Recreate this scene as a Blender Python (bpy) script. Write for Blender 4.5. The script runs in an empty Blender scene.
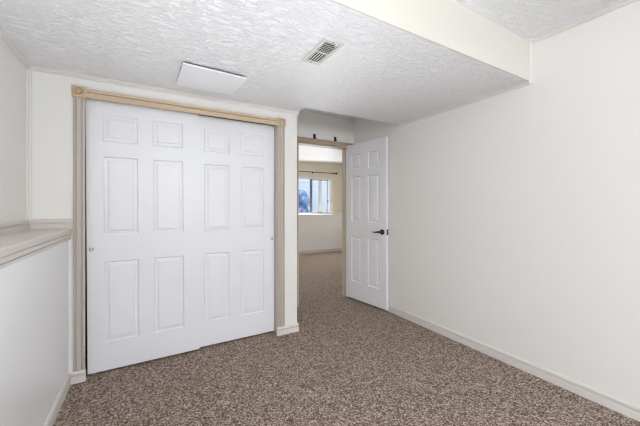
import bpy, bmesh, math, random
from mathutils import Vector, Matrix
random.seed(7)
S = bpy.context.scene
COL = S.collection

# ------------------------------------------------------------------ camera
F_PX, HORIZON, YAW, EYE = 297.0, 206.2, 30.0, 1.235
cam_d = bpy.data.cameras.new('camera')
cam_d.sensor_fit = 'HORIZONTAL'
cam_d.sensor_width = 36.0
cam_d.lens = 36.0 * F_PX / 640.0
cam_d.shift_y = (HORIZON - 213.0) / 640.0
cam_d.clip_start = 0.02
cam = bpy.data.objects.new('camera', cam_d)
COL.objects.link(cam)
cam.location = (0, 0, EYE)
cam.rotation_euler = (math.radians(90), 0, math.radians(-YAW))
S.camera = cam

# ------------------------------------------------------------------ world, lights, exposure
w = bpy.data.worlds.new('sky_world')
S.world = w
w.use_nodes = True
bg = w.node_tree.nodes['Background']
bg.inputs['Color'].default_value = (0.80, 0.90, 1.0, 1)
bg.inputs['Strength'].default_value = 1.5

S.view_settings.view_transform = 'Standard'
S.view_settings.look = 'None'
S.view_settings.gamma = 1.0
S.view_settings.use_curve_mapping = False
S.view_settings.exposure = 0.74
S.cycles.denoising_prefilter = 'ACCURATE'
S.cycles.filter_width = 1.15
S.cycles.max_bounces = 14
S.cycles.diffuse_bounces = 9
S.cycles.sample_clamp_indirect = 6.0


def area(name, loc, target, sx, sy, power, color, spread=180):
    d = bpy.data.lights.new(name, 'AREA')
    d.shape = 'RECTANGLE'
    d.size, d.size_y, d.energy, d.color = sx, sy, power, color
    d.spread = math.radians(spread)
    o = bpy.data.objects.new(name, d)
    COL.objects.link(o)
    o.location = loc
    o.rotation_euler = (Vector(target) - Vector(loc)).to_track_quat('-Z', 'Y').to_euler()
    return o


area('daylight_back_window', (0.85, -3.55, 1.75), (0.85, 2.0, 1.50), 1.6, 0.8, 84, (0.88, 0.94, 1.0))
area('daylight_side_window', (-0.98, -1.9, 1.75), (2.0, 0.4, 1.40), 1.3, 0.8, 33, (0.90, 0.95, 1.0))
area('added_ceiling_fill', (0.40, 0.95, 0.08), (0.45, 1.15, 2.16), 1.2, 0.8, 6.3, (0.90, 0.95, 1.0), 100)  # added upward fill below the frame, brightens the lowered ceiling
area('daylight_far_window', (3.72, 7.00, 1.52), (3.0, 4.0, 1.05), 1.45, 0.9, 23, (0.95, 0.97, 1.0))


# ------------------------------------------------------------------ materials
def mat(name, col, rough=0.5, spec=0.4, bump=None, metal=0.0):
    m = bpy.data.materials.new(name)
    m.use_nodes = True
    nt = m.node_tree
    p = nt.nodes['Principled BSDF']
    p.inputs['Base Color'].default_value = (*col, 1)
    p.inputs['Roughness'].default_value = rough
    p.inputs['Specular IOR Level'].default_value = spec
    p.inputs['Metallic'].default_value = metal
    if bump:
        scale, strength, dist = bump
        tc = nt.nodes.new('ShaderNodeTexCoord')
        n = nt.nodes.new('ShaderNodeTexNoise')
        n.inputs['Scale'].default_value = scale
        n.inputs['Detail'].default_value = 4
        b = nt.nodes.new('ShaderNodeBump')
        b.inputs['Strength'].default_value = strength
        b.inputs['Distance'].default_value = dist
        nt.links.new(tc.outputs['Object'], n.inputs['Vector'])
        nt.links.new(n.outputs['Fac'], b.inputs['Height'])
        nt.links.new(b.outputs['Normal'], p.inputs['Normal'])
    return m


def srgb(r, g, b):
    f = lambda c: c / 12.92 if c <= 0.04045 else ((c + 0.055) / 1.055) ** 2.4
    return tuple(f(c / 255.0) for c in (r, g, b))


M_WALL = mat('wall_paint', srgb(235, 234, 231), 0.55, 0.3, (160, 0.12, 0.002))
M_WALL_COOL = mat('satin_white_paint', srgb(243, 244, 246), 0.32, 0.4, (30, 0.05, 0.004))
M_CREAM = mat('cream_paint', srgb(222, 219, 211), 0.55, 0.3, (160, 0.12, 0.002))
M_DOOR = mat('white_door_enamel', srgb(238, 239, 243), 0.34, 0.45, (420, 0.05, 0.001))
M_TRIM = mat('taupe_trim_paint', srgb(196, 187, 178), 0.42, 0.4, (60, 0.06, 0.001))
M_TAN = mat('tan_trim', srgb(200, 178, 150), 0.42, 0.4, (60, 0.06, 0.001))  # header and corner blocks, a tanner tone than the legs
M_LEDGE = mat('greige_ledge_paint', srgb(213, 206, 200), 0.38, 0.45)
M_FARCREAM = mat('warm_cream_paint', srgb(232, 226, 211), 0.55, 0.3, (160, 0.12, 0.002))
M_BASE = mat('pale_baseboard_paint', srgb(222, 217, 213), 0.42, 0.4)
M_BLACK = mat('oil_rubbed_black', (0.012, 0.011, 0.011), 0.35, 0.5)
M_DARK = mat('dark_metal_and_shade', (0.03, 0.027, 0.025), 0.45, 0.5)  # metal parts, and the painted shade strips behind the hatch panel
M_VENT = mat('vent_enamel', srgb(214, 213, 209), 0.4, 0.4)
M_VENTD = mat('vent_duct_shade', (0.035, 0.033, 0.03), 0.8, 0.2)
M_NICKEL = mat('brushed_nickel', (0.20, 0.19, 0.165), 0.3, 0.5, metal=1.0)
M_VINYL = mat('white_vinyl', srgb(240, 240, 238), 0.35, 0.4)
M_GREYV = mat('grey_sash', srgb(128, 130, 134), 0.4, 0.4)
M_PLATE = mat('outlet_plastic', srgb(242, 241, 236), 0.35, 0.4)
M_CLOSET = mat('closet_interior', srgb(120, 116, 112), 0.8, 0.1)
M_PANEL = mat('hatch_board', srgb(238, 239, 242), 0.5, 0.3)


def ceiling_mat():
    m = bpy.data.materials.new('skip_trowel_plaster')
    m.use_nodes = True
    nt = m.node_tree
    N, L = nt.nodes, nt.links
    p = N['Principled BSDF']
    p.inputs['Base Color'].default_value = (*srgb(246, 246, 248), 1)
    p.inputs['Roughness'].default_value = 0.33
    p.inputs['Specular IOR Level'].default_value = 0.5
    tc = N.new('ShaderNodeTexCoord')
    mp = N.new('ShaderNodeMapping')
    mp.inputs['Rotation'].default_value = (0, 0, math.radians(25))
    mp.inputs['Scale'].default_value = (1.0, 1.9, 1.0)
    L.new(tc.outputs['Object'], mp.inputs['Vector'])
    warp = N.new('ShaderNodeTexNoise')
    warp.inputs['Scale'].default_value = 7
    warp.inputs['Detail'].default_value = 3
    L.new(mp.outputs['Vector'], warp.inputs['Vector'])
    mix = N.new('ShaderNodeVectorMath')
    mix.operation = 'MULTIPLY_ADD'
    mix.inputs[1].default_value = (0.16, 0.16, 0.16)
    L.new(warp.outputs['Color'], mix.inputs[0])
    L.new(mp.outputs['Vector'], mix.inputs[2])
    n = N.new('ShaderNodeTexNoise')
    n.inputs['Scale'].default_value = 21
    n.inputs['Detail'].default_value = 5
    n.inputs['Roughness'].default_value = 0.62
    L.new(mix.outputs['Vector'], n.inputs['Vector'])
    r = N.new('ShaderNodeValToRGB')
    r.color_ramp.elements[0].position = 0.44
    r.color_ramp.elements[1].position = 0.60
    L.new(n.outputs['Fac'], r.inputs['Fac'])
    b = N.new('ShaderNodeBump')
    b.inputs['Strength'].default_value = 0.68
    b.inputs['Distance'].default_value = 0.012
    L.new(r.outputs['Color'], b.inputs['Height'])
    L.new(b.outputs['Normal'], p.inputs['Normal'])
    return m


M_CEIL = ceiling_mat()


def carpet_mat():
    m = bpy.data.materials.new('speckled_frieze_carpet')
    m.use_nodes = True
    nt = m.node_tree
    N, L = nt.nodes, nt.links
    p = N['Principled BSDF']
    p.inputs['Roughness'].default_value = 0.95
    p.inputs['Specular IOR Level'].default_value = 0.1
    tc = N.new('ShaderNodeTexCoord')
    warp = N.new('ShaderNodeTexNoise')
    warp.inputs['Scale'].default_value = 70
    L.new(tc.outputs['Object'], warp.inputs['Vector'])
    ma = N.new('ShaderNodeVectorMath')
    ma.operation = 'MULTIPLY_ADD'
    ma.inputs[1].default_value = (0.016, 0.016, 0.016)
    L.new(warp.outputs['Color'], ma.inputs[0])
    L.new(tc.outputs['Object'], ma.inputs[2])
    v = N.new('ShaderNodeTexVoronoi')
    v.inputs['Scale'].default_value = 158
    L.new(ma.outputs['Vector'], v.inputs['Vector'])
    sep = N.new('ShaderNodeSeparateColor')
    L.new(v.outputs['Color'], sep.inputs['Color'])
    big = N.new('ShaderNodeTexNoise')
    big.inputs['Scale'].default_value = 26
    big.inputs['Detail'].default_value = 3
    L.new(tc.outputs['Object'], big.inputs['Vector'])
    add = N.new('ShaderNodeMath')
    add.operation = 'MULTIPLY_ADD'
    add.inputs[1].default_value = 0.75
    L.new(sep.outputs['Red'], add.inputs[0])
    sc = N.new('ShaderNodeMath')
    sc.operation = 'MULTIPLY'
    sc.inputs[1].default_value = 0.30
    L.new(big.outputs['Fac'], sc.inputs[0])
    L.new(sc.outputs['Value'], add.inputs[2])
    r = N.new('ShaderNodeValToRGB')
    e = r.color_ramp.elements
    e[0].position, e[0].color = 0.10, (*srgb(74, 60, 53), 1)
    e[1].position, e[1].color = 0.92, (*srgb(226, 210, 196), 1)
    x = e.new(0.40); x.color = (*srgb(124, 107, 96), 1)
    x = e.new(0.66); x.color = (*srgb(172, 154, 141), 1)
    L.new(add.outputs['Value'], r.inputs['Fac'])
    L.new(r.outputs['Color'], p.inputs['Base Color'])
    b = N.new('ShaderNodeBump')
    b.inputs['Strength'].default_value = 0.8
    b.inputs['Distance'].default_value = 0.008
    b.invert = True
    L.new(v.outputs['Distance'], b.inputs['Height'])
    L.new(b.outputs['Normal'], p.inputs['Normal'])
    return m


M_CARPET = carpet_mat()


def glass_mat():
    m = bpy.data.materials.new('window_glass')
    m.use_nodes = True
    nt = m.node_tree
    N, L = nt.nodes, nt.links
    N.remove(N['Principled BSDF'])
    t = N.new('ShaderNodeBsdfTransparent')
    t.inputs['Color'].default_value = (0.95, 0.97, 0.97, 1)
    g = N.new('ShaderNodeBsdfGlossy')
    g.inputs['Roughness'].default_value = 0.02
    fr = N.new('ShaderNodeFresnel')
    fr.inputs['IOR'].default_value = 1.45
    mx = N.new('ShaderNodeMixShader')
    L.new(fr.outputs['Fac'], mx.inputs['Fac'])
    L.new(t.outputs['BSDF'], mx.inputs[1])
    L.new(g.outputs['BSDF'], mx.inputs[2])
    L.new(mx.outputs['Shader'], N['Material Output'].inputs['Surface'])
    return m


M_GLASS = glass_mat()


def emit_mat(name, col, s):
    m = bpy.data.materials.new(name)
    m.use_nodes = True
    p = m.node_tree.nodes['Principled BSDF']
    p.inputs['Base Color'].default_value = (0.8, 0.8, 0.8, 1)
    p.inputs['Emission Color'].default_value = (*col, 1)
    p.inputs['Emission Strength'].default_value = s
    return m


# ------------------------------------------------------------------ mesh helpers
def bx(bm, x0, x1, y0, y1, z0, z1):
    vs = [bm.verts.new((x, y, z)) for x in (x0, x1) for y in (y0, y1) for z in (z0, z1)]
    for q in ((0, 1, 3, 2), (4, 6, 7, 5), (0, 4, 5, 1), (2, 3, 7, 6), (0, 2, 6, 4), (1, 5, 7, 3)):
        bm.faces.new([vs[i] for i in q])
    return vs


def tube(bm, pts, radii, seg=12, cap=True):
    rings = []
    n = len(pts)
    for i, pt in enumerate(pts):
        pt = Vector(pt)
        a = Vector(pts[max(i - 1, 0)]); b = Vector(pts[min(i + 1, n - 1)])
        d = (b - a).normalized()
        up = Vector((0, 0, 1)) if abs(d.z) < 0.9 else Vector((1, 0, 0))
        u = d.cross(up).normalized(); v = d.cross(u).normalized()
        r = radii[i] if isinstance(radii, (list, tuple)) else radii
        ru, rv = r if isinstance(r, (list, tuple)) else (r, r)
        rings.append([bm.verts.new(pt + u * (ru * math.cos(2 * math.pi * k / seg)) + v * (rv * math.sin(2 * math.pi * k / seg))) for k in range(seg)])
    for a, b in zip(rings, rings[1:]):
        for k in range(seg):
            bm.faces.new((a[k], a[(k + 1) % seg], b[(k + 1) % seg], b[k]))
    if cap:
        bm.faces.new(rings[0][::-1]); bm.faces.new(rings[-1])


def lathe(bm, prof, M, seg=24):
    """prof: (radius, height) pairs about local Z, placed by matrix M; ends capped"""
    rings = []
    for r, h in prof:
        rings.append([bm.verts.new(M @ Vector((r * math.cos(2 * math.pi * k / seg), r * math.sin(2 * math.pi * k / seg), h))) for k in range(seg)])
    for a, b in zip(rings, rings[1:]):
        for k in range(seg):
            bm.faces.new((a[k], a[(k + 1) % seg], b[(k + 1) % seg], b[k]))
    bm.faces.new(rings[0][::-1]); bm.faces.new(rings[-1])


def sweep(bm, prof, p0, p1, U, V):
    """straight moulding: profile (u, v) run from p0 to p1"""
    U, V = Vector(U), Vector(V)
    a = [bm.verts.new(Vector(p0) + U * u + V * v) for u, v in prof]
    b = [bm.verts.new(Vector(p1) + U * u + V * v) for u, v in prof]
    n = len(prof)
    for i in range(n):
        j = (i + 1) % n
        bm.faces.new((a[i], a[j], b[j], b[i]))
    bm.faces.new(a[::-1]); bm.faces.new(b)


def link(name, bm, m, parent=None, bevel=0, smooth=False):
    bmesh.ops.remove_doubles(bm, verts=bm.verts, dist=1e-6)
    bmesh.ops.recalc_face_normals(bm, faces=bm.faces)
    me = bpy.data.meshes.new(name)
    bm.to_mesh(me); bm.free()
    if smooth:
        for f in me.polygons:
            f.use_smooth = True
    me.materials.append(m)
    o = bpy.data.objects.new(name, me)
    COL.objects.link(o)
    if parent:
        o.parent = parent
    if bevel:
        b = o.modifiers.new('bevel', 'BEVEL')
        b.width, b.segments, b.limit_method = bevel, 2, 'ANGLE'
    return o


def tag(o, label, cat, group=None, kind=None):
    o['label'] = label; o['category'] = cat
    if group: o['group'] = group
    if kind: o['kind'] = kind
    return o


def empty(name, loc=(0, 0, 0), rz=0.0):
    o = bpy.data.objects.new(name, None)
    o.empty_display_size = 0.1
    COL.objects.link(o)
    o.location = loc; o.rotation_euler = (0, 0, rz)
    return o


def struct(name, boxes, m, label, cat, bevel=0):
    bm = bmesh.new()
    for b in boxes:
        bx(bm, *b)
    return tag(link(name, bm, m, bevel=bevel), label, cat, kind='structure')


# ------------------------------------------------------------------ dimensions
XR = 2.449            # right wall
XLU, XLL = -0.690, -0.478   # upper left wall, lower left wall
YC = 2.660            # closet wall face
XE = 1.273            # free end of the closet wall
YD = 3.310            # doorway wall face
YS = 1.125            # soffit front
ZS, ZU, ZA = 2.160, 2.450, 2.420
YB = -3.40            # wall behind
OX0, OX1, OZ = -0.389, 1.070, 2.003     # closet opening
DX0, DX1, DZ = 1.590, 2.351, 2.034      # doorway opening
YF, YFU, XFR, XFL = 6.850, 7.050, 4.85, 0.40   # far room

# ------------------------------------------------------------------ setting: shell
struct('floor', [(-0.9, 5.1, YB - 0.2, 7.3, -0.10, 0.0)], M_CARPET,
       'speckled brown frieze carpet running from the room through the doorway', 'carpet floor')
struct('wall_right', [(XR, XR + 0.12, YB, YD, 0, 2.6)], M_WALL,
       'long plain off-white wall on the right behind the open door', 'wall')
struct('wall_left', [(XLU - 0.12, XLU, YB, -2.6, 1.0, 2.6), (XLU - 0.12, XLU, -1.2, YD, 1.0, 2.6), (XLU - 0.12, XLU, YC + 0.115, YD, 0, 1.0),
                     (XLU - 0.12, XLU, -2.6, -1.2, 1.0, 1.12), (XLU - 0.12, XLU, -2.6, -1.2, 2.12, 2.6)], M_WALL,
       'set-back upper left wall above the ledge', 'wall')
struct('wall_left_lower', [(XLU - 0.12, XLL, YB, YC, 0, 1.035)], M_WALL_COOL,
       'white projecting lower left wall under the ledge', 'wall')
struct('wall_closet', [(XLU - 0.12, OX0 - 0.035, YC, YC + 0.115, 0, 2.6), (OX1 + 0.004, XE, YC, YC + 0.115, 0, 2.6),
                       (OX0 - 0.035, OX1 + 0.004, YC, YC + 0.115, OZ + 0.055, 2.6),
                       (XE - 0.115, XE, YC + 0.115, YD, 0, 2.6)], M_WALL,
       'pale wall around the sliding closet doors, ending at the doorway alcove', 'wall')
struct('wall_doorway', [(-0.9, DX0, YD, YD + 0.115, 0, 2.6), (DX1, 5.0, YD, YD + 0.115, 0, 2.6),
                        (DX0, DX1, YD, YD + 0.115, DZ, 2.6)], M_WALL,
       'recessed alcove wall around the open doorway, with two dark hooks', 'wall')
struct('wall_back', [(XLU, 0.15, YB - 0.12, YB, 0, 2.6), (1.55, XR, YB - 0.12, YB, 0, 2.6),
                     (0.15, 1.55, YB - 0.12, YB, 0, 1.3), (0.15, 1.55, YB - 0.12, YB, 2.1, 2.6)], M_WALL,
       'plain wall with a window facing the closet doors', 'wall')
struct('ceiling_low', [(XLU, XR, YS + 0.012, 2.48, ZS, 2.6), (XLU, XE, 2.48, YC, ZS, 2.6)], M_CEIL,
       'lowered textured plaster ceiling with the vent and the hatch panel', 'ceiling')
struct('ceiling_high', [(XLU, XR, YB, YS, ZU, 2.6)], M_CEIL,
       'higher textured plaster ceiling in the top right corner', 'ceiling')
struct('ceiling_alcove', [(XE, XR, 2.48, YD, ZA, 2.6)], M_CEIL,
       'small raised ceiling in shade over the doorway alcove', 'ceiling')
struct('wall_soffit', [(XLU, XR, YS, YS + 0.012, ZS, ZU)], M_CREAM,
       'smooth cream vertical face of the ceiling drop', 'soffit face')

# far room
struct('wall_far_lower', [(XFL, XFR, YF, YFU, 0, 1.0)], M_WALL_COOL,
       'grey-white lower wall under the window in the next room', 'wall')
WX0, WX1, WZ0, WZ1 = 2.95, 4.475, 1.0, 2.02
struct('wall_far_upper', [(XFL, WX0, YFU, YFU + 0.15, 1.0, 2.6), (WX1, XFR, YFU, YFU + 0.15, 1.0, 2.6),
                          (WX0, WX1, YFU, YFU + 0.15, WZ1, 2.6)], M_FARCREAM,
       'cream upper wall around the window in the next room', 'wall')
struct('wall_far_right', [(XFR, XFR + 0.12, YD + 0.115, YFU + 0.15, 0, 2.6)], M_FARCREAM,
       'cream side wall on the right of the next room', 'wall')
struct('wall_far_left', [(XFL - 0.12, XFL, YD + 0.115, YFU + 0.15, 0, 2.6)], M_CREAM,
       'cream side wall on the left of the next room', 'wall')
struct('ceiling_far', [(XFL - 0.12, XFR + 0.12, YD + 0.115, YFU, 2.41, 2.6)], M_CEIL,
       'bright textured ceiling of the next room seen through the doorway', 'ceiling')
struct('wall_closet_interior', [(XLU, XE - 0.115, YD - 0.01, YD, 0, 2.6), (XLU, XE - 0.115, YC + 0.12, YD - 0.01, 2.4, 2.45)], M_CLOSET,
       'dark inside of the closet behind the sliding doors', 'wall')

# ------------------------------------------------------------------ mouldings
BASE = [(0, 0), (0.0125, 0), (0.0125, 0.047), (0.0115, 0.050), (0.001, 0.0505), (0.001, 0.0600), (0.0125, 0.0605),
        (0.0125, 0.070), (0.009, 0.077), (0.004, 0.083), (0, 0.083)]


def trim(name, runs, prof, m, label, cat='trim'):
    bm = bmesh.new()
    for p0, p1, U, V in runs:
        sweep(bm, prof, p0, p1, U, V)
    return tag(link(name, bm, m), label, cat, kind='structure')


Z = (0, 0, 1)
trim('baseboard_right', [((XR, YB, 0), (XR, YD, 0), (-1, 0, 0), Z)], BASE, M_BASE,
     'long pale grooved baseboard along the right wall', 'baseboard')
trim('baseboard_left', [((XLL, YB, 0), (XLL, YC, 0), (1, 0, 0), Z)], BASE, M_BASE,
     'pale baseboard under the white lower left wall', 'baseboard')
bm = bmesh.new()
PLINTH = [(u + 0.0055 if u > 0 else 0, v) for u, v in BASE]
sweep(bm, PLINTH, (XLL, YC, 0), (OX0 + 0.004, YC, 0), (0, -1, 0), Z)
tag(link('baseboard_closet_left', bm, M_BASE), 'short baseboard block under the left leg of the closet casing', 'baseboard', kind='structure')
bm = bmesh.new()
sweep(bm, PLINTH, (OX1 - 0.012, YC, 0), (XE, YC, 0), (0, -1, 0), Z)
sweep(bm, BASE, (XE, YC - 0.018, 0), (XE, YD, 0), (1, 0, 0), Z)
tag(link('baseboard_closet_right', bm, M_BASE), 'short baseboard wrapping the wall end between closet and doorway', 'baseboard', kind='structure')
trim('baseboard_alcove', [((XE, YD, 0), (DX0 - 0.06, YD, 0), (0, -1, 0), Z)], BASE, M_BASE,
     'short baseboard on the alcove wall left of the doorway', 'baseboard')
trim('baseboard_far', [((XFL, YF, 0), (XFR, YF, 0), (0, -1, 0), Z)], BASE, M_BASE,
     'pale baseboard along the far wall of the next room', 'baseboard')
trim('baseboard_far_right', [((XFR, YD + 0.115, 0), (XFR, YF, 0), (-1, 0, 0), Z)], BASE, M_BASE,
     'baseboard along the side wall of the next room', 'baseboard')

CROWN = [(0, 0), (0.028, 0), (0.028, -0.005), (0.019, -0.007), (0.016, -0.012), (0.012, -0.018), (0.005, -0.020), (0.005, -0.024), (0.010, -0.025), (0.010, -0.032), (0, -0.032)]
CROWN = [(u * 0.8, v * 0.8) for u, v in CROWN]
M_CROWN = mat('crown_paint', srgb(226, 224, 219), 0.45, 0.4)
trim('trim_crown_closet', [((XLU, YC, ZS), (XE + 0.02, YC, ZS), (0, -1, 0), Z), ], CROWN, M_CROWN,
     'thin crown moulding above the closet wall', 'crown moulding')
trim('trim_crown_left', [((XLU, YS, ZS), (XLU, YC, ZS), (1, 0, 0), Z)], CROWN, M_CROWN,
     'thin crown moulding above the set-back upper left wall', 'crown moulding')
trim('trim_crown_right', [((XR, YS, ZS), (XR, 2.48, ZS), (-1, 0, 0), Z)], CROWN, M_CROWN,
     'thin crown moulding between right wall and lowered ceiling', 'crown moulding')
trim('trim_crown_high', [((XR, YB, ZU), (XR, YS, ZU), (-1, 0, 0), Z)], CROWN, M_CROWN,
     'crown moulding between right wall and higher ceiling', 'crown moulding')
CORNER = [(0, 0), (0.022, 0), (0.020, 0.006), (0.010, 0.010), (0.006, 0.020), (0, 0.022)]
trim('trim_corner_upper', [((XLU, YC, 1.14), (XLU, YC, ZS - 0.02), (1, 0, 0), (0, -1, 0))], CORNER, M_CROWN,
     'slim vertical corner strip between upper left wall and closet wall', 'corner trim')
trim('trim_corner_lower', [((XLL, YC, 0.06), (XLL, YC, 1.03), (0.6, 0, 0), (0, -0.6, 0))], CORNER, M_WALL_COOL,
     'slim white corner strip beside the closet casing under the ledge', 'corner trim')
trim('trim_corner_soffit', [((XR, YS, ZS - 0.02), (XR, YS, ZU), (-1, 0, 0), (0, -1, 0))], CORNER, M_CROWN,
     'slim vertical corner strip where the ceiling drop meets the right wall', 'corner trim')

# closet casing: fluted legs, header, bullseye corner blocks
CW = 0.067
FLUTE = [(0, 0), (0, 0.012), (0.006, 0.016), (0.011, 0.017), (0.014, 0.008), (0.019, 0.008), (0.022, 0.017), (0.044, 0.017),
         (0.047, 0.008), (0.052, 0.008), (0.055, 0.017), (0.061, 0.016), (0.067, 0.012), (0.067, 0)]
cas = empty('trim_closet_casing', (0, 0, 0))
tag(cas, 'tan fluted casing with bullseye corner blocks framing the closet', 'door casing', kind='structure')
for x0 in (OX0 - CW, OX1):
    bm = bmesh.new()
    sweep(bm, FLUTE, (x0, YC, 0.0831), (x0, YC, 1.998), (1, 0, 0), (0, -1, 0))
    link('casing_leg', bm, M_TRIM, cas)
HEAD = [(0, 0), (0, 0.014), (0.003, 0.017), (0.034, 0.019), (0.038, 0.019), (0.039, 0.008), (0.044, 0.008), (0.045, 0.019), (0.060, 0.022), (0.067, 0.022), (0.067, 0)]
bm = bmesh.new()
sweep(bm, HEAD, (OX0 + 0.004, YC, OZ), (OX1 - 0.004, YC, OZ), (0, 0, 0.92), (0, -1, 0))
link('header', bm, M_TAN, cas)
for xc in (OX0 - CW / 2, OX1 + CW / 2):
    bm = bmesh.new()
    bx(bm, xc - 0.040, xc + 0.040, YC - 0.022, YC, 1.996, 2.076)
    Mx = Matrix.Translation((xc, YC - 0.022, 2.036)) @ Matrix.Rotation(math.radians(90), 4, 'X')
    b = link('corner_block', bm, M_TAN, cas, bevel=0.002)
    bm = bmesh.new()
    lathe(bm, [(0.031, -0.001), (0.032, 0.010), (0.026, 0.012), (0.0245, 0.0005), (0.017, 0.0005), (0.0155, 0.009), (0.006, 0.014), (0.001, 0.0145)], Mx)
    link('rosette', bm, M_TAN, b)
for s, (x0, x1) in enumerate(((OX0 - 0.0355, OX0 - 0.030), (OX1 - 0.001, OX1 + 0.0045))):
    bm = bmesh.new(); bx(bm, x0, x1, YC + 0.001, YC + 0.115, 0.0, OZ)
    link('jamb', bm, M_TRIM, cas)
bm = bmesh.new(); bx(bm, OX0 - 0.03, OX1, YC + 0.001, YC + 0.03, OZ + 0.045, OZ + 0.056)
link('head_jamb', bm, M_TRIM, cas)
bm = bmesh.new(); bx(bm, OX0 - 0.028, OX1 - 0.004, YC + 0.032, YC + 0.112, 2.042, 2.058)
link('door_track', bm, M_DARK, cas)

# doorway casing and jamb
CASE = [(0, 0), (0, 0.011), (0.010, 0.015), (0.030, 0.013), (0.048, 0.014), (0.060, 0.011), (0.065, 0.007), (0.065, 0)]
M_JAMB = mat('pale_jamb_paint', srgb(212, 202, 190), 0.45, 0.4)
M_DTRIM = mat('brown_taupe_trim_paint', srgb(178, 158, 138), 0.45, 0.4)
dcas = empty('trim_doorway_casing')
tag(dcas, 'brownish taupe casing around the open doorway in the alcove', 'door casing', kind='structure')
bm = bmesh.new(); sweep(bm, CASE, (DX0 - 0.06, YD, DZ - 0.005), (XR - 0.001, YD, DZ - 0.005), Z, (0, -1, 0))
link('header', bm, M_DTRIM, dcas)
bm = bmesh.new(); sweep(bm, CASE, (DX0 + 0.004, YD, 0), (DX0 + 0.004, YD, DZ - 0.005), (-1, 0, 0), (0, -1, 0))
link('casing_leg', bm, M_DTRIM, dcas)
bm = bmesh.new(); sweep(bm, CASE, (DX1 + 0.004, YD, 0), (DX1 + 0.004, YD, DZ - 0.005), (1, 0, 0), (0, -1, 0))
link('casing_leg', bm, M_DTRIM, dcas)
for x0, x1 in ((DX0 - 0.001, DX0 + 0.016), (DX1 - 0.016, DX1 + 0.001)):
    bm = bmesh.new(); bx(bm, x0, x1, YD - 0.001, YD + 0.118, 0, DZ)
    s = 1 if x0 < 2 else -1
    xs = x1 if s > 0 else x0
    bx(bm, min(xs, xs + s * 0.011), max(xs, xs + s * 0.011), YD + 0.040, YD + 0.075, 0, DZ - 0.016)
    j = link('jamb', bm, M_JAMB, dcas)
    if s > 0:
        bm = bmesh.new(); bx(bm, x1 - 0.001, x1 + 0.0015, YD + 0.004, YD + 0.034, 0.89, 0.96)
        link('strike_plate', bm, M_BLACK, j)
bm = bmesh.new(); bx(bm, DX0, DX1, YD - 0.001, YD + 0.118, DZ - 0.016, DZ + 0.001)
link('head_jamb', bm, M_DTRIM, dcas)
bm = bmesh.new(); sweep(bm, CASE, (DX0 - 0.06, YD + 0.115, DZ - 0.005), (DX1 + 0.06, YD + 0.115, DZ - 0.005), Z, (0, 1, 0))
link('header', bm, M_DTRIM, dcas)

# ledge on the left with its nosing, apron and backsplash
led = empty('trim_ledge')
tag(led, 'beige ledge capping the lower left wall, with stepped nosing', 'ledge', kind='structure')
bm = bmesh.new()
sweep(bm, [(0, 1.048), (0.014, 1.048), (0.018, 1.052), (0.018, 1.076), (0.014, 1.082), (-0.22, 1.082), (-0.22, 1.035), (0, 1.035)],
      (XLL, YB, 0), (XLL, YC, 0), (1, 0, 0), Z)
link('cap_board', bm, M_LEDGE, led)
bm = bmesh.new()
sweep(bm, [(0, 1.004), (0.008, 1.004), (0.010, 1.008), (0.010, 1.018), (0.004, 1.0195), (0.004, 1.0235), (0.011, 1.025), (0.012, 1.044), (0.006, 1.0478), (0, 1.0478)],
      (XLL, YB, 0), (XLL, YC, 0), (1, 0, 0), Z)
link('apron', bm, M_LEDGE, led)
BACK = [(0, 1.082), (0.014, 1.082), (0.014, 1.116), (0.006, 1.118), (0.006, 1.124), (0.013, 1.126), (0.011, 1.142), (0.004, 1.149), (0, 1.149)]
bm = bmesh.new()
sweep(bm, BACK, (XLU, YB, 0), (XLU, YC, 0), (1, 0, 0), Z)
sweep(bm, BACK, (XLU, YC, 0), (OX0 - CW, YC, 0), (0, -1, 0), Z)
link('backsplash', bm, M_LEDGE, led)
trim('trim_sill_far', [((XFL, YF, 1.0), (XFR, YF, 1.0), (0, -1, 0), Z)],
     [(-0.2, 0), (0.012, 0), (0.016, 0.008), (0.012, 0.018), (-0.2, 0.018)], M_VINYL, 'white sill ledge below the window in the next room', 'sill')


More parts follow.
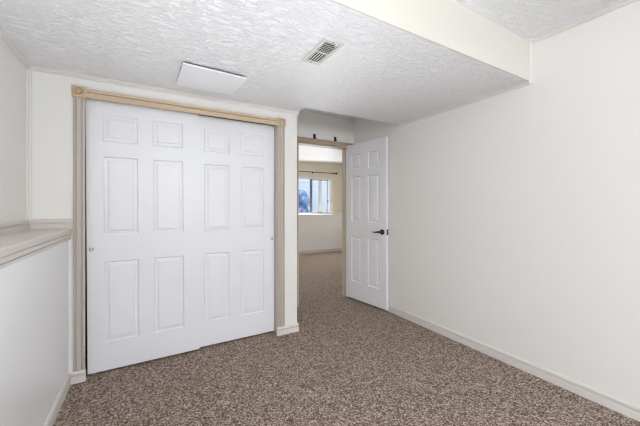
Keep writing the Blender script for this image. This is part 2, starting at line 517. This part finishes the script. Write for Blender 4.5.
# ------------------------------------------------------------------ six-panel doors
def door_leaf(W, Hh, T, cols, rows, name, parent, m):
    """front face at y=0 (facing -y), x 0..W, z 0..Hh"""
    bm = bmesh.new()
    xs = sorted({0, W, *[c for p in cols for c in p]})
    zs = sorted({0, Hh, *[c for p in rows for c in p]})
    rings = [(0, 0), (0.004, 0.004), (0.008, 0.014), (0.014, 0.0145), (0.017, 0.0115), (0.030, 0.0095), (0.0335, 0.0025), (0.037, 0.0012)]
    for side in (0, 1):
        sg = 1 if side == 0 else -1
        y0 = 0 if side == 0 else T
        for x0, x1 in zip(xs, xs[1:]):
            for z0, z1 in zip(zs, zs[1:]):
                if any(abs(x0 - c[0]) < 1e-6 and abs(x1 - c[1]) < 1e-6 for c in cols) and any(abs(z0 - r[0]) < 1e-6 and abs(z1 - r[1]) < 1e-6 for r in rows):
                    prev = None
                    for ins, dep in rings:
                        y = y0 + sg * dep
                        q = [bm.verts.new(c) for c in ((x0 + ins, y, z0 + ins), (x1 - ins, y, z0 + ins), (x1 - ins, y, z1 - ins), (x0 + ins, y, z1 - ins))]
                        if prev:
                            for k in range(4):
                                bm.faces.new((prev[k], prev[(k + 1) % 4], q[(k + 1) % 4], q[k]))
                        prev = q
                    bm.faces.new(prev)
                else:
                    bm.faces.new([bm.verts.new(c) for c in ((x0, y0, z0), (x1, y0, z0), (x1, y0, z1), (x0, y0, z1))])
    for x in (0, W):
        for z0, z1 in zip(zs, zs[1:]):
            bm.faces.new([bm.verts.new(c) for c in ((x, 0, z0), (x, T, z0), (x, T, z1), (x, 0, z1))])
    for z in (0, Hh):
        for x0, x1 in zip(xs, xs[1:]):
            bm.faces.new([bm.verts.new(c) for c in ((x0, 0, z), (x1, 0, z), (x1, T, z), (x0, T, z))])
    return link(name, bm, m, parent)


def cup_pull(parent, x, z):
    bm = bmesh.new()
    Mx = Matrix.Translation((x, 0.0, z)) @ Matrix.Rotation(math.radians(90), 4, 'X')
    lathe(bm, [(0.0135, -0.004), (0.0135, 0.0015), (0.0115, 0.0028), (0.0095, 0.0022), (0.0085, -0.001), (0.002, -0.002)], Mx)
    return link('finger_pull', bm, M_NICKEL, parent, smooth=True)


ROWS = [(0.222, 0.822), (1.018, 1.604), (1.712, 1.914)]
d1 = empty('door_1', (-0.3825, YC + 0.047, 0.014), 0)
tag(d1, 'left sliding closet door, white six-panel, in front of its neighbour', 'sliding door', kind='structure')
d1.rotation_euler = (0, math.radians(-0.35), 0)
door_leaf(0.759, 2.012, 0.033, [(0.100, 0.322), (0.422, 0.643)], [(a - 0.014, b - 0.014) for a, b in ROWS], 'door_leaf', d1, M_DOOR)
cup_pull(d1, 0.027, 0.905)
d2 = empty('door_2', (0.312, YC + 0.083, 0.016), 0)
tag(d2, 'right sliding closet door, white six-panel, behind its neighbour', 'sliding door', kind='structure')
door_leaf(0.754, 2.004, 0.033, [(0.108, 0.325), (0.434, 0.650)], [(a - 0.016, b - 0.016) for a, b in ROWS], 'door_leaf', d2, M_DOOR)
cup_pull(d2, 0.730, 0.903)

# open room door
A = Vector((2.314, 3.301)); B = Vector((2.400, 2.609))
ang = math.atan2(B.y - A.y, B.x - A.x)
d3 = empty('door_3', (A.x, A.y, 0.022), ang)
tag(d3, 'white six-panel door standing open against the right wall', 'door', kind='structure')
DW = (B - A).length
door_leaf(DW, 2.026, 0.035, [(0.103, 0.288), (0.400, 0.585)], [(a - 0.022, b - 0.022) for a, b in ((0.245, 0.838), (1.036, 1.622), (1.718, 1.908))],
          'door_leaf', d3, M_DOOR)
LX, LZ = DW - 0.062, 0.908
Mx = Matrix.Translation((LX, 0, LZ)) @ Matrix.Rotation(math.radians(90), 4, 'X')
bm = bmesh.new()
lathe(bm, [(0.033, -0.001), (0.033, 0.006), (0.029, 0.011), (0.014, 0.013), (0.012, 0.040), (0.013, 0.052), (0.008, 0.056)], Mx)
rose = link('rose', bm, M_BLACK, d3, smooth=True)
bm = bmesh.new()
tube(bm, [(LX + 0.006, -0.046, LZ), (LX - 0.02, -0.048, LZ + 0.001), (LX - 0.045, -0.050, LZ - 0.002), (LX - 0.07, -0.051, LZ - 0.006), (LX - 0.095, -0.049, LZ - 0.005), (LX - 0.115, -0.046, LZ - 0.001)],
     [(0.006, 0.010), (0.006, 0.0105), (0.0055, 0.009), (0.005, 0.0075), (0.005, 0.0065), (0.004, 0.005)], 12)
link('lever_handle', bm, M_BLACK, d3, smooth=True)
bm = bmesh.new(); bx(bm, DW - 0.001, DW + 0.0015, 0.004, 0.031, LZ - 0.034, LZ + 0.034)
lp = link('latch_plate', bm, M_BLACK, d3)
bm = bmesh.new(); bx(bm, DW, DW + 0.010, 0.012, 0.023, LZ - 0.009, LZ + 0.009)
link('latch_bolt', bm, M_NICKEL, lp)
for hz in (0.20, 1.0, 1.80):
    bm = bmesh.new()
    tube(bm, [(-0.006, 0.012, hz - 0.044), (-0.006, 0.012, hz + 0.044)], 0.006)
    bx(bm, -0.0045, -0.0005, 0.006, 0.033, hz - 0.044, hz + 0.044)
    link('hinge', bm, M_BLACK, d3)

# ------------------------------------------------------------------ ceiling vent
V0, V1, VY0, VY1 = 0.838, 0.966, 1.395, 1.680
vent = empty('ceiling_vent', ((V0 + V1) / 2, (VY0 + VY1) / 2, ZS))
tag(vent, 'small white two-way air register in the lowered textured ceiling', 'vent')
cx, cy, hw, hl = 0, 0, (V1 - V0) / 2, (VY1 - VY0) / 2
bm = bmesh.new()
fw_ = 0.020
for (x0, x1, y0, y1) in ((-hw, hw, -hl, -hl + fw_ + 0.006), (-hw, hw, hl - fw_ - 0.004, hl), (-hw, -hw + fw_, -hl + fw_, hl - fw_), (hw - fw_, hw, -hl + fw_, hl - fw_)):
    bx(bm, x0, x1, y0, y1, -0.007, 0.0)
bx(bm, -hw + fw_, hw - fw_, -0.006, 0.006, -0.006, -0.001)
link('frame', bm, M_VENT, vent, bevel=0.002)
bm = bmesh.new(); bx(bm, -hw + 0.012, hw - 0.012, -hl + 0.012, hl - 0.012, -0.0010, -0.0002)
link('duct_shade', bm, M_VENTD, vent)  # thin plate, the shade inside the duct put into its dark colour
ns = 5
for half, (y0, y1, tilt) in enumerate(((-hl + fw_ + 0.004, -0.004, 45), (0.004, hl - fw_ - 0.002, 20))):
    for k in range(ns):
        x = -hw + fw_ + (k + 0.5) * (2 * (hw - fw_)) / ns
        bm = bmesh.new()
        sw = (0.0022, 0.0050)[half]
        c, s = math.cos(math.radians(tilt)) * sw, math.sin(math.radians(tilt)) * sw
        pr = [(x - c, -0.0045 - s * 0.45), (x + c, -0.0045 + s * 0.45), (x + c, -0.0037 + s * 0.45), (x - c, -0.0037 - s * 0.45)]
        sweep(bm, pr, (0, y0, 0), (0, y1, 0), (1, 0, 0), Z)
        link('slat', bm, M_VENT, vent)
bm = bmesh.new()
for k in range(6):
    y = -hl + fw_ + 0.014 + k * 0.0175
    bx(bm, -hw + fw_, hw - fw_, y - 0.0008, y + 0.0008, -0.0068, -0.0030)
link('cross_bars', bm, M_VENT, vent)
bm = bmesh.new(); bx(bm, 0.020, 0.027, -hl + 0.018, -hl + 0.034, -0.016, -0.006)
link('damper_lever', bm, M_VINYL, vent)
for y in (-hl + 0.010, hl - 0.010):
    bm = bmesh.new()
    lathe(bm, [(0.004, 0), (0.004, 0.002), (0.001, 0.003)], Matrix.Translation((-0.004, y, -0.0065)) @ Matrix.Rotation(math.pi, 4, 'X'), 10)
    link('screw', bm, M_DARK, vent)

# ------------------------------------------------------------------ hatch panel hanging slightly off the ceiling
hp = empty('access_hatch', (0.39, 2.262, ZS - 0.007))
tag(hp, 'plain white access panel sagging slightly from the ceiling above the closet', 'hatch')
hp.rotation_euler = (math.radians(0.9), math.radians(0.5), math.radians(1.8))
bm = bmesh.new(); bx(bm, -0.207, 0.207, -0.192, 0.192, -0.016, -0.004)
link('panel', bm, M_PANEL, hp, bevel=0.0015)
bm = bmesh.new()
for (x0, x1, y0, y1) in ((-0.19, 0.19, -0.178, -0.166), (-0.19, 0.19, 0.166, 0.178), (-0.19, -0.178, -0.166, 0.166), (0.178, 0.19, -0.166, 0.166)):
    bx(bm, x0, x1, y0, y1, -0.0042, 0.0015)
link('gap_shade_strips', bm, M_DARK, hp)  # dark strips added to paint in the shade of the gap above the panel


# ------------------------------------------------------------------ dark hooks above the doorway
def hook():
    r = empty('wall_hook')
    bm = bmesh.new(); bx(bm, -0.017, 0.017, -0.005, 0.0, 0.0, 0.058)
    link('back_plate', bm, M_DARK, r, bevel=0.001)
    bm = bmesh.new()
    tube(bm, [(0, -0.002, 0.050), (0, -0.008, 0.048), (0.0, -0.012, 0.038), (0.002, -0.013, 0.020), (0.008, -0.014, 0.010), (0.018, -0.015, 0.008), (0.025, -0.015, 0.012)],
         [0.006, 0.006, 0.006, 0.006, 0.006, 0.005, 0.004], 10)
    link('prong', bm, M_DARK, r, smooth=True)
    return r


h0 = hook()
hooks = [h0]
r = h0.copy(); COL.objects.link(r)
for ch in list(h0.children):
    c = ch.copy(); COL.objects.link(c); c.parent = r
hooks.append(r)
for o, x, lb in zip(hooks, (1.828, 2.142), ('dark metal hook on the alcove wall farther from the open door, left of the pair',
                                            'dark metal hook on the alcove wall nearer the open door, right of the pair')):
    o.location = (x, YD, 2.096)
    tag(o, lb, 'hook', 'hooks above the doorway')

# ------------------------------------------------------------------ far room: window, rod, outlet
win = empty('window_1', (0, 0, 0))
tag(win, 'white sliding window in the far wall of the next room', 'window', kind='structure')
y0, y1 = YFU + 0.02, YFU + 0.10
bm = bmesh.new()
bx(bm, WX0, WX0 + 0.05, y0, y1, WZ0 + 0.018, WZ1)
bx(bm, WX1 - 0.055, WX1, y0, y1, WZ0 + 0.018, WZ1)
bx(bm, WX0 + 0.05, WX1 - 0.055, y0, y1, WZ1 - 0.05, WZ1)
bx(bm, WX0 + 0.05, WX1 - 0.055, y0, y1, WZ0 + 0.018, WZ0 + 0.060)
link('window_frame', bm, M_VINYL, win, bevel=0.003)
bm = bmesh.new(); bx(bm, 3.790, 3.850, y0 + 0.01, y0 + 0.05, WZ0 + 0.06, WZ1 - 0.05)
link('meeting_stile', bm, M_GREYV, win, bevel=0.003)
bm = bmesh.new()
bx(bm, 4.065, 4.150, y0 + 0.03, y0 + 0.065, WZ0 + 0.06, WZ1 - 0.05)
bx(bm, 4.335, 4.365, y0 + 0.03, y0 + 0.065, WZ0 + 0.06, WZ1 - 0.05)
bx(bm, 3.850, 4.365, y0 + 0.03, y0 + 0.065, WZ1 - 0.080, WZ1 - 0.05)
bx(bm, 3.850, 4.365, y0 + 0.03, y0 + 0.065, WZ0 + 0.06, WZ0 + 0.085)
sash = link('sash', bm, M_VINYL, win, bevel=0.002)
bm = bmesh.new(); bx(bm, 4.338, 4.362, y0 + 0.016, y0 + 0.030, 1.34, 1.40)
link('sash_latch', bm, M_DARK, sash)
for x0, x1 in ((WX0 + 0.05, 3.79), (3.85, 4.365)):
    bm = bmesh.new(); bx(bm, x0, x1, y0 + 0.044, y0 + 0.048, WZ0 + 0.06, WZ1 - 0.05)
    link('pane', bm, M_GLASS, win)

rod = empty('curtain_rod', (3.85, YFU, 2.15))
tag(rod, 'thin bare dark curtain rod above the window in the next room', 'curtain rod')
bm = bmesh.new(); tube(bm, [(-1.15, -0.07, 0.0), (0.68, -0.07, 0.0)], 0.009)
link('rod', bm, M_DARK, rod, smooth=True)
for x in (-1.05, -0.02, 0.64):
    bm = bmesh.new()
    bx(bm, x - 0.010, x + 0.010, -0.006, 0.0, -0.035, 0.025)
    tube(bm, [(x, -0.004, -0.015), (x, -0.04, -0.018), (x, -0.07, -0.012)], 0.006)
    link('bracket', bm, M_DARK, rod)
for s, x in ((-1, -1.15), (1, 0.68)):
    bm = bmesh.new()
    lathe(bm, [(0.012, -0.005), (0.022, 0.012), (0.026, 0.03), (0.022, 0.05), (0.010, 0.062), (0.003, 0.065)],
          Matrix.Translation((x, -0.07, 0)) @ Matrix.Rotation(math.radians(90 * s), 4, 'Y'), 16)
    link('finial', bm, M_DARK, rod, smooth=True)

outl = empty('wall_outlet', (3.742, YF, 0.335))
tag(outl, 'white electrical outlet on the lower wall of the next room', 'outlet')
bm = bmesh.new(); bx(bm, -0.036, 0.036, -0.006, 0, -0.058, 0.058)
link('cover_plate', bm, M_PLATE, outl, bevel=0.002)
for z in (-0.024, 0.024):
    bm = bmesh.new(); lathe(bm, [(0.017, 0), (0.017, 0.003), (0.015, 0.004)], Matrix.Translation((0, -0.006, z)) @ Matrix.Rotation(math.radians(90), 4, 'X'), 20)
    rec = link('receptacle', bm, M_PLATE, outl)
    for x in (-0.006, 0.006):
        bm = bmesh.new(); bx(bm, x - 0.001, x + 0.001, -0.0108, -0.0098, z - 0.005, z + 0.005)
        link('slot', bm, M_DARK, rec)


# outside the far window
def siding_mat():
    m = bpy.data.materials.new('grey_lap_siding')
    m.use_nodes = True
    nt = m.node_tree
    N, L = nt.nodes, nt.links
    p = N['Principled BSDF']
    p.inputs['Roughness'].default_value = 0.6
    p.inputs['Base Color'].default_value = (*srgb(186, 194, 207), 1)
    return m


bm = bmesh.new()
for k in range(16):
    z = 0.5 + k * 0.16
    sweep(bm, [(0, z), (0.022, z), (0.004, z + 0.16), (0, z + 0.16)], (1.0, 9.6, 0), (7.5, 9.6, 0), (0, -1, 0), Z)
bx(bm, 1.0, 7.5, 9.6, 9.7, 0.5, 3.06)
tag(link('neighbouring_wall', bm, siding_mat()), 'pale grey lap siding of the building outside the window', 'building wall', kind='structure')
struct('ground', [(0.5, 7.6, 7.35, 9.75, 0.42, 0.5)], mat('pale_gravel', srgb(196, 180, 164), 0.9, 0.1, (40, 0.5, 0.02)),
       'pale gravel outside the window of the next room', 'ground')


def tarp_mat():
    m = bpy.data.materials.new('blue_tarp')
    m.use_nodes = True
    nt = m.node_tree
    N, L = nt.nodes, nt.links
    p = N['Principled BSDF']
    p.inputs['Roughness'].default_value = 0.4
    tc = N.new('ShaderNodeTexCoord')
    n = N.new('ShaderNodeTexNoise')
    n.inputs['Scale'].default_value = 6.5
    n.inputs['Detail'].default_value = 4
    L.new(tc.outputs['Object'], n.inputs['Vector'])
    r = N.new('ShaderNodeValToRGB')
    e = r.color_ramp.elements
    e[0].position, e[0].color = 0.40, (*srgb(52, 84, 140), 1)
    e[1].position, e[1].color = 0.66, (*srgb(206, 196, 196), 1)
    x = e.new(0.56); x.color = (*srgb(104, 138, 190), 1)
    L.new(n.outputs['Fac'], r.inputs['Fac'])
    L.new(r.outputs['Color'], p.inputs['Base Color'])
    return m


bm = bmesh.new()
nu, nv = 28, 14
grid = []
rnd = random.Random(3)
for j in range(nv + 1):
    t = j / nv * math.pi / 2
    row = []
    for i in range(nu):
        a = 2 * math.pi * i / nu
        k = 1 + 0.05 * math.sin(5 * a + 2 * t) + rnd.uniform(-0.015, 0.015)
        hr = math.cos(t) ** 0.55 * 0.62 * k if j < nv else 0.0
        row.append(bm.verts.new((hr * math.cos(a), 0.75 * hr * math.sin(a), 1.27 * math.sin(t))))
    grid.append(row)
for a, b in zip(grid, grid[1:]):
    for i in range(nu):
        bm.faces.new((a[i], a[(i + 1) % nu], b[(i + 1) % nu], b[i]))
bm.faces.new(grid[0][::-1])
tp = link('tarp_cover', bm, tarp_mat(), smooth=True)
tp.location = (4.02, 8.55, 0.5)
tag(tp, 'blue tarp covered mound standing outside the window', 'tarp')

# ------------------------------------------------------------------ out of frame: ceiling lamp, added lamp for the next room, windows behind
def ceiling_lamp(loc, name_label, power, col):
    r = empty('ceiling_lamp', loc)
    tag(r, name_label, 'lamp')
    bm = bmesh.new()
    lathe(bm, [(0.17, 0), (0.17, -0.025), (0.15, -0.03)], Matrix.Identity(4), 32)
    link('lamp_base', bm, M_NICKEL, r)
    bm = bmesh.new()
    lathe(bm, [(0.15, -0.03), (0.145, -0.055), (0.115, -0.085), (0.06, -0.102), (0.005, -0.105)], Matrix.Identity(4), 32)
    link('lamp_shade', bm, emit_mat('lit_glass', col, power), r, smooth=True)
    return r


ceiling_lamp((0.45, 0.45, ZU), 'flush round lit glass lamp on the higher ceiling', 13, (1.0, 0.91, 0.79))
ceiling_lamp((1.3, 5.4, 2.41), 'flush round lamp added out of view to brighten the next room', 21, (1.0, 0.96, 0.90))  # added lamp, kept out of view, lifts the next room's brightness

wb = empty('window_2')
tag(wb, 'white framed window with blinds in the wall facing the closet', 'window', kind='structure')
bm = bmesh.new()
for q in ((0.15, 0.20, YB - 0.11, YB - 0.03, 1.3, 2.1), (1.50, 1.55, YB - 0.11, YB - 0.03, 1.3, 2.1), (0.20, 1.50, YB - 0.11, YB - 0.03, 1.3, 1.35), (0.20, 1.50, YB - 0.11, YB - 0.03, 2.05, 2.1), (0.83, 0.87, YB - 0.11, YB - 0.05, 1.35, 2.05)):
    bx(bm, *q)
link('window_frame', bm, M_VINYL, wb)
bm = bmesh.new()
for k in range(13):
    z = 1.38 + k * 0.05
    sweep(bm, [(-0.022, z + 0.010), (0.022, z - 0.010), (0.022, z - 0.007), (-0.022, z + 0.013)], (0.21, YB - 0.025, 0), (1.49, YB - 0.025, 0), (0, 1, 0), Z)
link('blind_slats', bm, M_VINYL, wb)
wl = empty('window_3')
tag(wl, 'white framed window in the upper left wall above the ledge', 'window', kind='structure')
bm = bmesh.new()
for q in ((-2.6, -2.55, 1.12, 2.12), (-1.25, -1.2, 1.12, 2.12), (-2.55, -1.25, 1.12, 1.17), (-2.55, -1.25, 2.07, 2.12), (-1.92, -1.88, 1.17, 2.07)):
    bx(bm, XLU - 0.10, XLU - 0.03, *q)
link('window_frame', bm, M_VINYL, wl)
